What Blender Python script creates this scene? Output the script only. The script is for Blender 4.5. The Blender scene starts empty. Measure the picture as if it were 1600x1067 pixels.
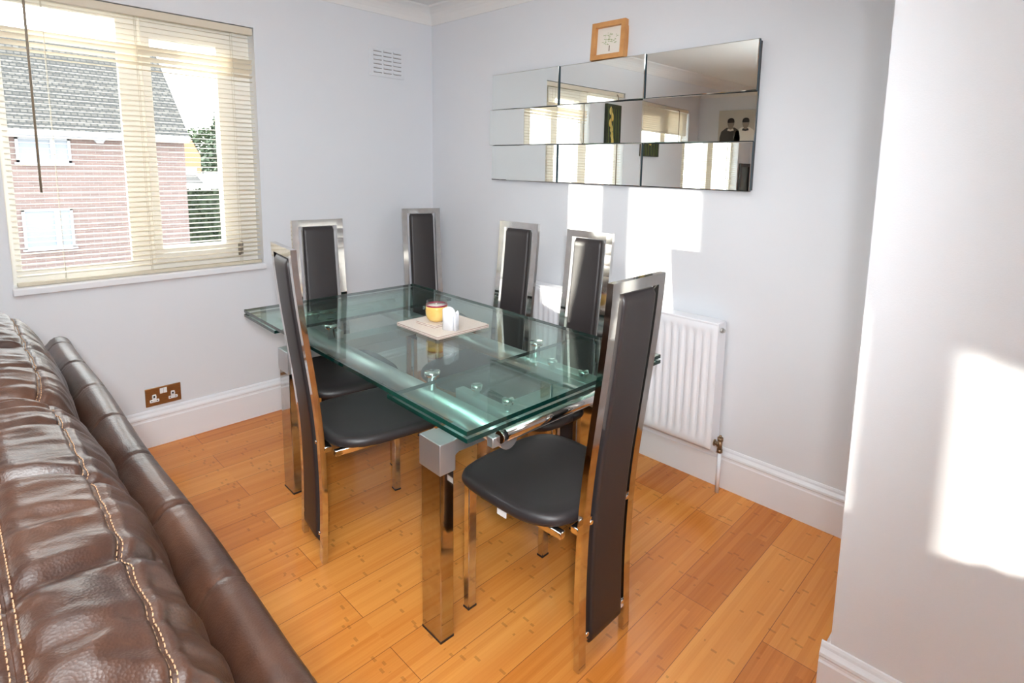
import bpy, bmesh, math, random
from mathutils import Vector, Matrix, noise
random.seed(7)
PI = math.pi
sc = bpy.context.scene
COL = sc.collection

# ------------------------------------------------------------------ camera
YAW, PITCH, ROLL = 0.753, 0.13606, 0.0213
fw = Vector((-math.sin(YAW)*math.cos(PITCH), math.cos(YAW)*math.cos(PITCH), -math.sin(PITCH)))
rt = Vector((math.cos(YAW), math.sin(YAW), 0)); up = rt.cross(fw)
rt2 = rt*math.cos(ROLL) + up*math.sin(ROLL); up2 = -rt*math.sin(ROLL) + up*math.cos(ROLL)
cam = bpy.data.cameras.new('camera'); camo = bpy.data.objects.new('camera', cam); COL.objects.link(camo)
M = Matrix(((rt2.x, up2.x, -fw.x), (rt2.y, up2.y, -fw.y), (rt2.z, up2.z, -fw.z))).to_4x4()
M.translation = Vector((3.07396, -2.23155, 1.36)); camo.matrix_world = M
cam.sensor_fit = 'HORIZONTAL'; cam.sensor_width = 36.0
cam.lens = 884.56*36/1600
cam.shift_x = (800-844.79)/1600; cam.shift_y = (380.45-533.5)/1600
cam.clip_start = 0.02; cam.clip_end = 300
sc.camera = camo
# ------------------------------------------------------------------ colour management, sky, sun, lamps
vs = sc.view_settings
vs.view_transform = 'Standard'; vs.look = 'None'; vs.gamma = 1.0; vs.exposure = 1.75
try: vs.use_curve_mapping = False
except Exception: pass
sc.render.film_transparent = False
cy = sc.cycles
cy.use_denoising = True
cy.max_bounces = 14; cy.diffuse_bounces = 6; cy.glossy_bounces = 8; cy.transmission_bounces = 10; cy.transparent_max_bounces = 40
cy.caustics_reflective = False; cy.caustics_refractive = False
cy.sample_clamp_indirect = 8.0
world = bpy.data.worlds.new('sky'); sc.world = world; world.use_nodes = True
wn = world.node_tree.nodes; wl = world.node_tree.links
bg = wn['Background']; bg.inputs['Strength'].default_value = 1.8
tc = wn.new('ShaderNodeTexCoord'); sx = wn.new('ShaderNodeSeparateXYZ'); cr = wn.new('ShaderNodeValToRGB')
wl.new(tc.outputs['Generated'], sx.inputs[0]); wl.new(sx.outputs['Z'], cr.inputs[0]); wl.new(cr.outputs[0], bg.inputs['Color'])
cr.color_ramp.elements[0].position = 0.0; cr.color_ramp.elements[0].color = (1.0, 0.97, 0.92, 1)
cr.color_ramp.elements[1].position = 0.6; cr.color_ramp.elements[1].color = (0.86, 0.93, 1.0, 1)
SUN_DIR = Vector((1.0, 1.0, -0.255))
sun = bpy.data.lights.new('low_sun', 'SUN'); suno = bpy.data.objects.new('low_sun', sun); COL.objects.link(suno)
sun.energy = 3.2; sun.angle = math.radians(0.6); sun.color = (1.0, 0.93, 0.80)
suno.rotation_euler = SUN_DIR.to_track_quat('-Z', 'Y').to_euler(); suno.location = (-6, -7, 4)
# camera flash: a bounce head turned to the ceiling and a weaker direct flash beside the lens
fl = bpy.data.lights.new('bounce_flash', 'SPOT'); flo = bpy.data.objects.new('bounce_flash', fl); COL.objects.link(flo)
fl.energy = 290; fl.spot_size = math.radians(82); fl.spot_blend = 1.0; fl.shadow_soft_size = 0.05; fl.color = (0.90, 0.965, 1.0)
flo.location = (3.2, -2.35, 1.56); flo.rotation_euler = Vector((-0.9, 0.05, 1.0)).to_track_quat('-Z', 'Y').to_euler()
fd = bpy.data.lights.new('direct_flash', 'SPOT'); fdo = bpy.data.objects.new('direct_flash', fd); COL.objects.link(fdo)
fd.energy = 62; fd.spot_size = math.radians(100); fd.spot_blend = 1.0; fd.shadow_soft_size = 0.09; fd.color = (0.95, 0.975, 1.0)
fdo.location = (3.22, -2.32, 1.54); fdo.rotation_euler = Vector((-0.85, 0.56, -0.18)).to_track_quat('-Z', 'Y').to_euler()

# ------------------------------------------------------------------ mesh helpers
class MB:
    """Collects boxes, tubes and lathes and links them as one mesh object."""
    def __init__(s): s.b = bmesh.new()
    def box(s, x0, x1, y0, y1, z0, z1, bev=0.0, seg=2, mat=0, M=None):
        r = bmesh.ops.create_cube(s.b, size=1.0)
        vv = r['verts']
        for v in vv: v.co = Vector((x0+(v.co.x+.5)*(x1-x0), y0+(v.co.y+.5)*(y1-y0), z0+(v.co.z+.5)*(z1-z0)))
        fs = set(f for v in vv for f in v.link_faces)
        for f in fs: f.material_index = mat
        if bev > 0:
            es = list(set(e for v in vv for e in v.link_edges))
            r2 = bmesh.ops.bevel(s.b, geom=es, offset=bev, segments=seg, profile=0.5, affect='EDGES')
            for f in r2['faces']: f.material_index = mat; f.smooth = True
            vv = list(set(v for f in r2['faces'] for v in f.verts) | set(v for v in vv if v.is_valid))
        if M is not None:
            for v in vv: v.co = M @ v.co
        return vv
    def tube(s, pts, r, n=12, caps=True, mat=0, smooth=True):
        pts = [Vector(p) for p in pts]; rings = []
        rr = r if isinstance(r, (list, tuple)) else [r]*len(pts)
        prev = None
        for i, p in enumerate(pts):
            t = (pts[min(i+1, len(pts)-1)] - pts[max(i-1, 0)]).normalized()
            if prev is None:
                a = Vector((0, 0, 1)) if abs(t.z) < .9 else Vector((1, 0, 0))
                u = t.cross(a).normalized()
            else: u = (prev - t*prev.dot(t)).normalized()
            prev = u; w = t.cross(u)
            rings.append([s.b.verts.new(p + (u*math.cos(2*PI*k/n) + w*math.sin(2*PI*k/n))*rr[i]) for k in range(n)])
        for a, b in zip(rings, rings[1:]):
            for k in range(n):
                f = s.b.faces.new((a[k], a[(k+1) % n], b[(k+1) % n], b[k])); f.smooth = smooth; f.material_index = mat
        if caps:
            for ring in (rings[0][::-1], rings[-1]):
                f = s.b.faces.new(ring); f.material_index = mat
    def lathe(s, prof, c=(0, 0, 0), n=40, mat=0, sx=1.0, sy=1.0):
        c = Vector(c); rings = []
        for r, z in prof:
            if r < 1e-6: rings.append([s.b.verts.new(c + Vector((0, 0, z)))])
            else: rings.append([s.b.verts.new(c + Vector((r*sx*math.cos(2*PI*k/n), r*sy*math.sin(2*PI*k/n), z))) for k in range(n)])
        for a, b in zip(rings, rings[1:]):
            for k in range(n):
                q = [a[k % len(a)], a[(k+1) % len(a)], b[(k+1) % len(b)], b[k % len(b)]]
                u = []
                for v in q:
                    if v not in u: u.append(v)
                if len(u) > 2:
                    f = s.b.faces.new(u); f.smooth = True; f.material_index = mat
    def extrude(s, prof, P0, P1, U, V, mat=0, smooth=False, caps=True, scale=None):
        """profile (u, v) swept from P0 to P1"""
        P0, P1, U, V = map(Vector, (P0, P1, U, V))
        a = [s.b.verts.new(P0 + U*u + V*v) for u, v in prof]; b = [s.b.verts.new(P1 + U*u + V*v) for u, v in prof]
        n = len(prof)
        for k in range(n):
            f = s.b.faces.new((a[k], a[(k+1) % n], b[(k+1) % n], b[k])); f.material_index = mat; f.smooth = smooth
        if caps: s.b.faces.new(a[::-1]).material_index = mat; s.b.faces.new(b).material_index = mat
    def quad(s, *p, mat=0):
        f = s.b.faces.new([s.b.verts.new(Vector(q)) for q in p]); f.material_index = mat; return f
    def build(s, name, mats, parent=None, loc=None, rotz=0.0, smooth_angle=None):
        me = bpy.data.meshes.new(name)
        bmesh.ops.recalc_face_normals(s.b, faces=s.b.faces[:])
        if loc is not None and parent is None:
            for v in s.b.verts: v.co -= Vector(loc)
        s.b.to_mesh(me); s.b.free()
        for m in (mats if isinstance(mats, (list, tuple)) else [mats]): me.materials.append(m)
        o = bpy.data.objects.new(name, me); COL.objects.link(o)
        if loc is not None and parent is None: o.location = loc; o.rotation_euler = (0, 0, rotz)
        if parent is not None: o.parent = parent
        return o
def empty(name, loc=(0, 0, 0), rotz=0.0):
    o = bpy.data.objects.new(name, None); COL.objects.link(o); o.location = loc; o.rotation_euler = (0, 0, rotz); o.empty_display_size = .1
    return o
def tag(o, label, cat, group=None):
    o['label'] = label; o['category'] = cat
    if group: o['group'] = group
    return o
def struct(o, label=None):
    o['kind'] = 'structure'
    if label: o['label'] = label
    return o

# ------------------------------------------------------------------ materials
def mat(name):
    m = bpy.data.materials.new(name); m.use_nodes = True
    return m, m.node_tree.nodes, m.node_tree.links, m.node_tree.nodes['Principled BSDF']
def simple(name, col, rough=.5, metal=0.0, spec=None, bump=0.0, bscale=200, coat=0.0):
    m, n, l, p = mat(name)
    p.inputs['Base Color'].default_value = (*col, 1); p.inputs['Roughness'].default_value = rough; p.inputs['Metallic'].default_value = metal
    if spec is not None: p.inputs['Specular IOR Level'].default_value = spec
    if coat: p.inputs['Coat Weight'].default_value = coat; p.inputs['Coat Roughness'].default_value = .1
    if bump > 0:
        t = n.new('ShaderNodeTexCoord'); no = n.new('ShaderNodeTexNoise'); b = n.new('ShaderNodeBump')
        no.inputs['Scale'].default_value = bscale; no.inputs['Detail'].default_value = 4
        l.new(t.outputs['Object'], no.inputs['Vector']); l.new(no.outputs['Fac'], b.inputs['Height'])
        b.inputs['Strength'].default_value = bump; b.inputs['Distance'].default_value = .002; l.new(b.outputs[0], p.inputs['Normal'])
    return m
def noisy(name, c0, c1, scale=8, rough=.5, stretch=(1, 1, 1), bump=0.0, detail=6, metal=0.0, bdist=.002):
    m, n, l, p = mat(name)
    t = n.new('ShaderNodeTexCoord'); mp = n.new('ShaderNodeMapping'); no = n.new('ShaderNodeTexNoise'); r = n.new('ShaderNodeValToRGB')
    mp.inputs['Scale'].default_value = stretch
    l.new(t.outputs['Object'], mp.inputs[0]); l.new(mp.outputs[0], no.inputs['Vector']); l.new(no.outputs['Fac'], r.inputs[0]); l.new(r.outputs[0], p.inputs['Base Color'])
    no.inputs['Scale'].default_value = scale; no.inputs['Detail'].default_value = detail
    r.color_ramp.elements[0].position = .3; r.color_ramp.elements[1].position = .7
    r.color_ramp.elements[0].color = (*c0, 1); r.color_ramp.elements[1].color = (*c1, 1)
    p.inputs['Roughness'].default_value = rough; p.inputs['Metallic'].default_value = metal
    if bump:
        b = n.new('ShaderNodeBump'); b.inputs['Strength'].default_value = bump; b.inputs['Distance'].default_value = bdist
        l.new(no.outputs['Fac'], b.inputs['Height']); l.new(b.outputs[0], p.inputs['Normal'])
    return m
def thin_glass(name, tint, ior=1.5, fres_gain=1.0):
    m = bpy.data.materials.new(name); m.use_nodes = True; n = m.node_tree.nodes; l = m.node_tree.links
    n.clear(); out = n.new('ShaderNodeOutputMaterial'); mx = n.new('ShaderNodeMixShader'); tr = n.new('ShaderNodeBsdfTransparent'); gl = n.new('ShaderNodeBsdfGlossy')
    # Schlick reflectance from |N.I|, the same from both sides of the sheet
    lw = n.new('ShaderNodeLayerWeight'); lw.inputs['Blend'].default_value = .5; r0 = ((ior-1)/(ior+1))**2
    pw = n.new('ShaderNodeMath'); pw.operation = 'POWER'; pw.inputs[1].default_value = 5.0; fr = n.new('ShaderNodeMath'); fr.operation = 'MULTIPLY_ADD'
    fr.inputs[1].default_value = 1-r0; fr.inputs[2].default_value = r0; l.new(lw.outputs['Facing'], pw.inputs[0]); l.new(pw.outputs[0], fr.inputs[0])
    tr.inputs['Color'].default_value = (*tint, 1); gl.inputs['Roughness'].default_value = 0.0; gl.inputs['Color'].default_value = (.95, 1, .98, 1)
    l.new(fr.outputs[0], mx.inputs[0]); l.new(tr.outputs[0], mx.inputs[1]); l.new(gl.outputs[0], mx.inputs[2]); l.new(mx.outputs[0], out.inputs[0])
    return m
WALL = simple('wall_paint', (.735, .755, .79), .55, bump=.15, bscale=350)
CEIL = simple('ceiling_paint', (.80, .80, .79), .7, bump=.1, bscale=300)
TRIM = simple('white_gloss_paint', (.80, .81, .84), .28)
UPVC = simple('cream_window_frame', (.93, .905, .84), .35)
RADW = simple('radiator_enamel', (.84, .85, .89), .25)
CHROME = simple('chrome', (.86, .86, .85), .07, 1.0)
CHROME2 = noisy('polished_chrome', (.60, .59, .575), (.70, .69, .675), 30, .07, metal=1.0)
LEGCH = noisy('leg_chrome', (.47, .455, .44), (.55, .54, .52), 30, .06, metal=1.0)
SILVER = simple('satin_silver', (.62, .63, .65), .34, .85, bump=.05, bscale=900)
BLACKP = simple('black_plastic', (.015, .015, .017), .4)
BLEATH = simple('black_leather', (.027, .022, .023), .42, bump=.12, bscale=500)
MIRROR = simple('mirror_silvering', (.86, .885, .86), 0.0, 1.0)
MEDGE = simple('mirror_glass_edge', (.05, .09, .11), .45, spec=.25)
BRASS = noisy('brushed_brass', (.30, .15, .055), (.40, .21, .085), 60, .35, (1, 1, 12), metal=.75)
WPLAST = simple('white_plastic', (.85, .85, .84), .3)
OAK = noisy('oak_moulding', (.55, .25, .08), (.70, .36, .13), 14, .5, (1, 1, 1), .1)
PAPER = simple('cream_paper', (.82, .79, .72), .7)
PORC = simple('white_porcelain', (.86, .88, .93), .15, coat=.3)
MATB = noisy('beige_mat', (.64, .57, .50), (.70, .63, .56), 150, .55, bump=.1)
MATE = simple('mat_core', (.30, .16, .14), .6)
SLAT = None
def slat_mat():
    m, n, l, p = mat('cream_slat')
    out = n['Material Output']; tr = n.new('ShaderNodeBsdfTranslucent'); mx = n.new('ShaderNodeMixShader')
    p.inputs['Base Color'].default_value = (.76, .69, .56, 1); p.inputs['Roughness'].default_value = .4
    tr.inputs['Color'].default_value = (.95, .91, .81, 1); mx.inputs[0].default_value = .06
    l.new(p.outputs[0], mx.inputs[1]); l.new(tr.outputs[0], mx.inputs[2]); l.new(mx.outputs[0], out.inputs[0])
    return m
SLAT = slat_mat()
CORD = simple('blind_cord', (.70, .66, .56), .7)
WAND = simple('tilt_wand_plastic', (.28, .23, .17), .35)
TGLASS = thin_glass('table_glass', (.855, .945, .915), 1.52)
TEDGE = simple('glass_edge_green', (.0015, .022, .017), .06, coat=.2)
WGLASS = thin_glass('window_glass', (.97, .985, .985), 1.25)
CANDLEG = thin_glass('jar_glass', (.96, .97, .96), 1.45)
def floor_mat():
    m, n, l, p = mat('bamboo_boards')
    t = n.new('ShaderNodeTexCoord'); s = n.new('ShaderNodeSeparateXYZ'); c = n.new('ShaderNodeCombineXYZ')
    l.new(t.outputs['Object'], s.inputs[0])
    ax = n.new('ShaderNodeMath'); ax.operation = 'ADD'; ax.inputs[1].default_value = 10.0+.05     # seams at x = 2.45 + .15 k
    ay = n.new('ShaderNodeMath'); ay.operation = 'ADD'; ay.inputs[1].default_value = 10.0
    l.new(s.outputs['X'], ax.inputs[0]); l.new(s.outputs['Y'], ay.inputs[0]); l.new(ay.outputs[0], c.inputs['X']); l.new(ax.outputs[0], c.inputs['Y'])
    def brick(w, h, mort, off=.37, freq=2):
        b = n.new('ShaderNodeTexBrick'); b.offset = off; b.offset_frequency = freq
        b.inputs['Scale'].default_value = 1.0; b.inputs['Brick Width'].default_value = w; b.inputs['Row Height'].default_value = h
        b.inputs['Mortar Size'].default_value = mort; b.inputs['Mortar Smooth'].default_value = .3; b.inputs['Bias'].default_value = 0
        b.inputs['Color1'].default_value = (0, 0, 0, 1); b.inputs['Color2'].default_value = (1, 1, 1, 1); b.inputs['Mortar'].default_value = (.5, .5, .5, 1)
        l.new(c.outputs[0], b.inputs['Vector']); return b
    b1 = brick(1.22, .15, .0011); b2 = brick(1.22, .01875, .0, .41, 3)
    def mp(sc_):
        k = n.new('ShaderNodeMapping'); k.inputs['Scale'].default_value = sc_; l.new(c.outputs[0], k.inputs[0]); return k
    g = n.new('ShaderNodeTexNoise'); g.inputs['Scale'].default_value = 1; g.inputs['Detail'].default_value = 5
    l.new(mp((2.2, 130, 1)).outputs[0], g.inputs['Vector'])
    # knuckle marks of the bamboo
    v = n.new('ShaderNodeTexVoronoi'); v.feature = 'F1'; v.inputs['Randomness'].default_value = .9; v.inputs['Scale'].default_value = 1
    l.new(mp((5.5, 1/.026, 1)).outputs[0], v.inputs['Vector'])
    kk = n.new('ShaderNodeSeparateXYZ'); sub = n.new('ShaderNodeVectorMath'); sub.operation = 'SUBTRACT'
    mpk = mp((5.5, 1/.026, 1)); l.new(mpk.outputs[0], sub.inputs[0]); l.new(v.outputs['Position'], sub.inputs[1]); l.new(sub.outputs[0], kk.inputs[0])
    def math_(op, a, bb=None):
        q = n.new('ShaderNodeMath'); q.operation = op
        for i, z in enumerate((a, bb)):
            if z is None: continue
            if isinstance(z, (int, float)): q.inputs[i].default_value = z
            else: l.new(z, q.inputs[i])
        return q.outputs[0]
    kx = math_('LESS_THAN', math_('ABSOLUTE', kk.outputs['X']), .022)
    ky = math_('LESS_THAN', math_('ABSOLUTE', kk.outputs['Y']), .42)
    knot = math_('MULTIPLY', kx, ky)
    rs = n.new('ShaderNodeSeparateColor'); l.new(v.outputs['Color'], rs.inputs[0])
    knot = math_('MULTIPLY', knot, math_('GREATER_THAN', rs.outputs[0], .52))
    big = n.new('ShaderNodeTexNoise'); big.inputs['Scale'].default_value = 1; big.inputs['Detail'].default_value = 2; l.new(mp((1.2, 7, 1)).outputs[0], big.inputs['Vector'])
    f = math_('ADD', math_('MULTIPLY', b1.outputs['Color'], .34), math_('MULTIPLY', b2.outputs['Color'], .16))
    f = math_('ADD', f, math_('MULTIPLY', g.outputs['Fac'], .30)); f = math_('ADD', f, math_('MULTIPLY', big.outputs['Fac'], .35))
    r = n.new('ShaderNodeValToRGB'); e = r.color_ramp.elements
    e[0].position = .22; e[0].color = (.46, .125, .017, 1); e[1].position = .85; e[1].color = (.80, .33, .072, 1)
    x = r.color_ramp.elements.new(.52); x.color = (.65, .215, .037, 1)
    l.new(f, r.inputs[0])
    m1 = n.new('ShaderNodeMix'); m1.data_type = 'RGBA'; m1.blend_type = 'MIX'
    l.new(math_('MULTIPLY', knot, .30), m1.inputs['Factor']); l.new(r.outputs[0], m1.inputs[6]); m1.inputs[7].default_value = (.15, .043, .012, 1)
    m2 = n.new('ShaderNodeMix'); m2.data_type = 'RGBA'
    l.new(math_('MULTIPLY', b1.outputs['Fac'], .75), m2.inputs['Factor']); l.new(m1.outputs[2], m2.inputs[6]); m2.inputs[7].default_value = (.14, .05, .02, 1)
    l.new(m2.outputs[2], p.inputs['Base Color'])
    p.inputs['Roughness'].default_value = .20; p.inputs['Specular IOR Level'].default_value = .42
    bp = n.new('ShaderNodeBump'); bp.inputs['Strength'].default_value = .25; bp.inputs['Distance'].default_value = .001
    l.new(math_('SUBTRACT', math_('MULTIPLY', g.outputs['Fac'], .25), b1.outputs['Fac']), bp.inputs['Height']); l.new(bp.outputs[0], p.inputs['Normal'])
    return m
FLOOR = floor_mat()
def sofa_mat():
    m, n, l, p = mat('brown_leather')
    t = n.new('ShaderNodeTexCoord'); a = n.new('ShaderNodeTexNoise'); b = n.new('ShaderNodeTexNoise'); v = n.new('ShaderNodeTexVoronoi'); r = n.new('ShaderNodeValToRGB')
    for q, s in ((a, 6), (b, 60)): q.inputs['Scale'].default_value = s; q.inputs['Detail'].default_value = 6; l.new(t.outputs['Object'], q.inputs['Vector'])
    v.inputs['Scale'].default_value = 320; l.new(t.outputs['Object'], v.inputs['Vector'])
    ad = n.new('ShaderNodeMath'); ad.operation = 'MULTIPLY_ADD'; ad.inputs[1].default_value = .35; l.new(b.outputs['Fac'], ad.inputs[0]); l.new(a.outputs['Fac'], ad.inputs[2])
    l.new(ad.outputs[0], r.inputs[0]); e = r.color_ramp.elements
    e[0].position = .45; e[0].color = (.026, .0095, .006, 1); e[1].position = .95; e[1].color = (.088, .036, .019, 1)
    l.new(r.outputs[0], p.inputs['Base Color']); p.inputs['Roughness'].default_value = .31; p.inputs['Specular IOR Level'].default_value = .75
    bp = n.new('ShaderNodeBump'); bp.inputs['Strength'].default_value = .22; bp.inputs['Distance'].default_value = .0012
    ad2 = n.new('ShaderNodeMath'); ad2.operation = 'MULTIPLY_ADD'; ad2.inputs[1].default_value = 1.2; l.new(b.outputs['Fac'], ad2.inputs[0]); l.new(v.outputs['Distance'], ad2.inputs[2])
    l.new(ad2.outputs[0], bp.inputs['Height']); l.new(bp.outputs[0], p.inputs['Normal'])
    return m
SOFA = sofa_mat()
THREAD = simple('tan_thread', (.42, .25, .14), .7)

# ------------------------------------------------------------------ the room
XR, YB, ZC = 5.2, -4.55, 2.31          # right wall, far wall behind the camera, ceiling
W1 = (-2.053, -1.082, .812, 2.013)     # window 1: y0, y1, z0, z1
W2 = (-4.25, -3.02, .812, 2.05)
b = MB(); b.box(-.3, XR+.2, YB-.2, .2, -.12, 0); struct(b.build('floor', FLOOR))
b = MB(); b.box(-.3, XR+.2, YB-.2, .2, ZC, ZC+.12); struct(b.build('ceiling', CEIL))
b = MB()
T = -.108
ys = [YB-.2, W2[0], W2[1], W1[0], W1[1], .2]
for i in range(5):
    if i in (1, 3):
        w = W2 if i == 1 else W1
        b.box(T, 0, ys[i], ys[i+1], 0, w[2]); b.box(T, 0, ys[i], ys[i+1], w[3], ZC)
    else: b.box(T, 0, ys[i], ys[i+1], 0, ZC)
struct(b.build('wall_left', WALL))
b = MB(); b.box(0, 2.746, 0, .2, 0, ZC); struct(b.build('wall_back', WALL))
b = MB(); b.box(2.746, XR+.2, -.776, .2, 0, ZC); struct(b.build('wall_breast', WALL))
b = MB(); b.box(XR, XR+.2, YB-.2, -.776, 0, ZC); struct(b.build('wall_right', WALL))
b = MB(); b.box(0, XR, YB-.2, YB, 0, ZC); struct(b.build('wall_front', WALL))
# skirting: flat board with an ogee top
SK = [(0, 0), (.019, 0), (.019, .128), (.016, .133), (.0155, .140), (.018, .145), (.0165, .152), (.012, .158), (.0085, .163), (.007, .170), (.004, .176), (0, .177)]
def skirt(name, P0, P1, n):
    b = MB(); b.extrude(SK, P0, P1, n, (0, 0, 1)); struct(b.build(name, TRIM))
skirt('baseboard_left', (0, YB, 0), (0, 0, 0), (1, 0, 0))
skirt('baseboard_back', (0, 0, 0), (2.746, 0, 0), (0, -1, 0))
skirt('baseboard_return', (2.746, 0, 0), (2.746, -.776, 0), (-1, 0, 0))
skirt('baseboard_breast', (2.746-.0196, -.776, 0), (XR, -.776, 0), (0, -1, 0))
skirt('baseboard_right', (XR, YB, 0), (XR, -.776, 0), (-1, 0, 0))
skirt('baseboard_front', (0, YB, 0), (XR, YB, 0), (0, 1, 0))
# coving
CV = [(0, 0)] + [(0, -.09)] + [(.008, -.09), (.008, -.082)] + [(.09-.082*math.cos(a*PI/16)+0.0, -.09+.082*math.sin(a*PI/16)+.008) for a in range(0, 9)] + [(.095, 0)]
CV = [(0, 0), (0, -.09), (.006, -.09), (.008, -.082), (.014, -.064), (.024, -.047), (.038, -.031), (.055, -.019), (.074, -.011), (.088, -.008), (.092, -.004), (.095, 0)]
def cove(name, P0, P1, n):
    b = MB(); b.extrude(CV, P0, P1, n, (0, 0, 1)); struct(b.build(name, CEIL))
cove('trim_1', (0, YB, ZC), (0, 0, ZC), (1, 0, 0)); cove('trim_2', (0, 0, ZC), (2.746, 0, ZC), (0, -1, 0))
cove('trim_3', (2.746, 0, ZC), (2.746, -.87, ZC), (-1, 0, 0)); cove('trim_4', (2.651, -.776, ZC), (XR, -.776, ZC), (0, -1, 0))
cove('trim_5', (XR, -.776, ZC), (XR, YB, ZC), (-1, 0, 0)); cove('trim_6', (0, YB, ZC), (XR, YB, ZC), (0, 1, 0))

# ------------------------------------------------------------------ windows and blinds
def window(name, w, mull, handle_y):
    y0, y1, z0, z1 = w
    r = struct(empty(name, (-.10, (y0+y1)/2, z0)))
    cy0 = (y0+y1)/2
    L = lambda y: y-cy0
    b = MB()                                                  # outer frame and mullion
    d0, d1 = -.006, .02
    b.box(d0, d1, L(y0), L(y0)+.036, .0, z1-z0); b.box(d0, d1, L(y1)-.10, L(y1), 0, z1-z0)
    b.box(d0-.001, d1-.001, L(y0)+.001, L(y1)-.001, 0.001, .07); b.box(d0-.001, d1-.001, L(y0)+.001, L(y1)-.001, z1-z0-.05, z1-z0-.001)
    b.box(d0-.002, d1-.002, L(mull[0]), L(mull[1]), .06, z1-z0-.04)
    b.build('window_frame', UPVC, r)
    s = MB()                                                  # opening sash on the right light
    a0, a1, s0, s1 = L(mull[1])-.012, L(y1)-.082, .05, z1-z0-.035
    t = .075
    s.box(-.03, .035, a0, a0+.032, s0, s1); s.box(-.03, .035, a1-t, a1, s0, s1)
    s.box(-.031, .0342, a0+.001, a1-.001, s0+.001, s0+t); s.box(-.031, .0342, a0+.001, a1-.001, s1-t, s1-.001)
    so = s.build('sash', UPVC, r)
    p = MB(); p.box(-.018, -.012, a0+.03, a1-t+.005, s0+t, s1-t+.01); p.build('pane', WGLASS, r)
    p = MB(); p.box(-.018, -.012, L(y0)+.03, L(mull[0])+.005, .06, z1-z0-.045); p.build('pane', WGLASS, r)
    h = MB(); hy = L(handle_y)
    h.box(.035, .043, hy-.012, hy+.012, .06, .12, .003); h.tube([(.05, hy, .10), (.062, hy, .115), (.064, hy, .13), (.062, hy-.012, .085), (.062, hy-.014, .06)], .006)
    h.build('handle', simple('dark_handle_'+name[-1], (.22, .19, .15), .4), r)
    q = MB()
    q.box(.06, .125, L(y0)-.006, L(y1)+.006, -.018, .0135, .006, 3); q.box(.019, .08, L(y0)+.001, L(y1)-.001, -.012, .0125)
    q.build('window_sill', TRIM, r)
    return r
window('window_1', W1, (-1.635, -1.535), -1.172)
window('window_2', W2, (-3.80, -3.67), -3.11)
def blind(name, w, label, bends, wand, bottom, drop=None):
    y0, y1, z0, z1 = w; y0 += .010; y1 -= .004
    r = tag(empty('venetian_blind', (-.022, (y0+y1)/2, z1-.002)), label, 'blind', 'venetian blinds in the left wall windows')
    h = (y1-y0)/2; zt = z1-.002
    b = MB(); b.box(-.014, .016, -h, h, -.036, -.002, .002); b.build('headrail', SLAT, r)
    b = MB(); z = -.052; zb = bottom-zt
    wd = .0125; idx = 0
    while z > zb+.012:
        k = bends(z+zt)
        tl, sp, sag = k
        prof = []
        for j in range(5):
            u = -1+j*.5; x = u*wd; zz = .0016*(1-u*u)
            prof.append((x*math.cos(tl)-zz*math.sin(tl), x*math.sin(tl)+zz*math.cos(tl)))
        A = []; nseg = 10
        for s_ in range(nseg+1):
            yy = -h+.004+(2*h-.008)*s_/nseg
            dz = sag*math.sin(PI*s_/nseg) + random.uniform(-.0004, .0004)
            A.append([b.b.verts.new((px, yy, z+pz+dz)) for px, pz in prof])
        for A0, A1 in zip(A, A[1:]):
            for j in range(4):
                f = b.b.faces.new((A0[j], A0[j+1], A1[j+1], A1[j])); f.smooth = True
        z -= sp
    b.build('slats', SLAT, r)
    b = MB(); b.box(-.013, .013, -h+.002, h-.002, zb-.012, zb+.004, .003); b.build('bottom_rail', simple('bottom_rail_cream', (.60, .54, .42), .45), r)
    for yy in (-h+.157, 0.0-.01, h-.097):
        b = MB()
        b.tube([(.0135, yy, -.03), (.0135, yy, zb-.01)], .0008, 5); b.tube([(-.0135, yy, -.03), (-.0135, yy, zb-.01)], .0008, 5)
        b.build('ladder_cord', CORD, r)
    if wand:
        b = MB(); wy = wand[0]-(y0+y1)/2
        b.tube([(.018, wy, -.02), (.030, wy, -.03), (.034, wy, -.05), (.036, wy-.002, wand[1]-zt)], .0042, 8); b.build('tilt_wand', WAND, r)
    return r
def bend1(z):
    if z > 1.865: return (-.15, .0225, 0)
    if z > 1.845: return (.75, .024, -.003)
    if z > 1.815: return (.95, .025, .002)
    if z > 1.785: return (.80, .026, -.002)
    if z > 1.76: return (.40, .024, .001)
    if z > 1.735: return (.10, .023, 0)
    return (-.13, .0225, 0)
blind('b1', W1, 'cream venetian blind with brown tilt wand in the window beside the dining table', bend1, (-1.94, 1.21), .838)
def bend2(z):
    if z > 1.74: return (1.15, .0215, 0)  # upper slats made shut to cap the sun patch on the breast wall
    return (-.13, .0225, 0)
blind('b2', W2, 'cream venetian blind of the further window, seen only in the wall mirror', bend2, (-3.95, 1.25), .838)

# ------------------------------------------------------------------ wall fittings
r = tag(empty('air_vent', (0, -.329, 1.952)), 'white slotted air vent high on the wall right of the window', 'vent')
b = MB(); b.box(0, .006, -.118, .118, -.088, .088, .003)
b.box(.004, .010, -.105, .105, -.078, .078, .003)
for k in (-1, 0, 1):
    for j in range(6):
        yc = k*.066; zc = -.060+j*.024
        b.box(.009, .0155, yc-.028, yc+.028, zc-.004, zc+.006, .0025)
b.build('cover', WALL, r)
b = MB()
for k in (-1, 0, 1):
    for j in range(6):
        yc = k*.066; zc = -.060+j*.024
        b.box(.0098, .0104, yc-.027, yc+.027, zc-.0085, zc-.004)
b.build('slots', simple('vent_recess', (.30, .28, .27), .8), r)
r = tag(empty('double_socket', (0, -1.572, .194)), 'brass double power socket with white inserts above the skirting', 'socket')
b = MB(); b.box(0, .006, -.073, .073, 0, .088, .0025, 2); b.build('faceplate', BRASS, r)
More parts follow.
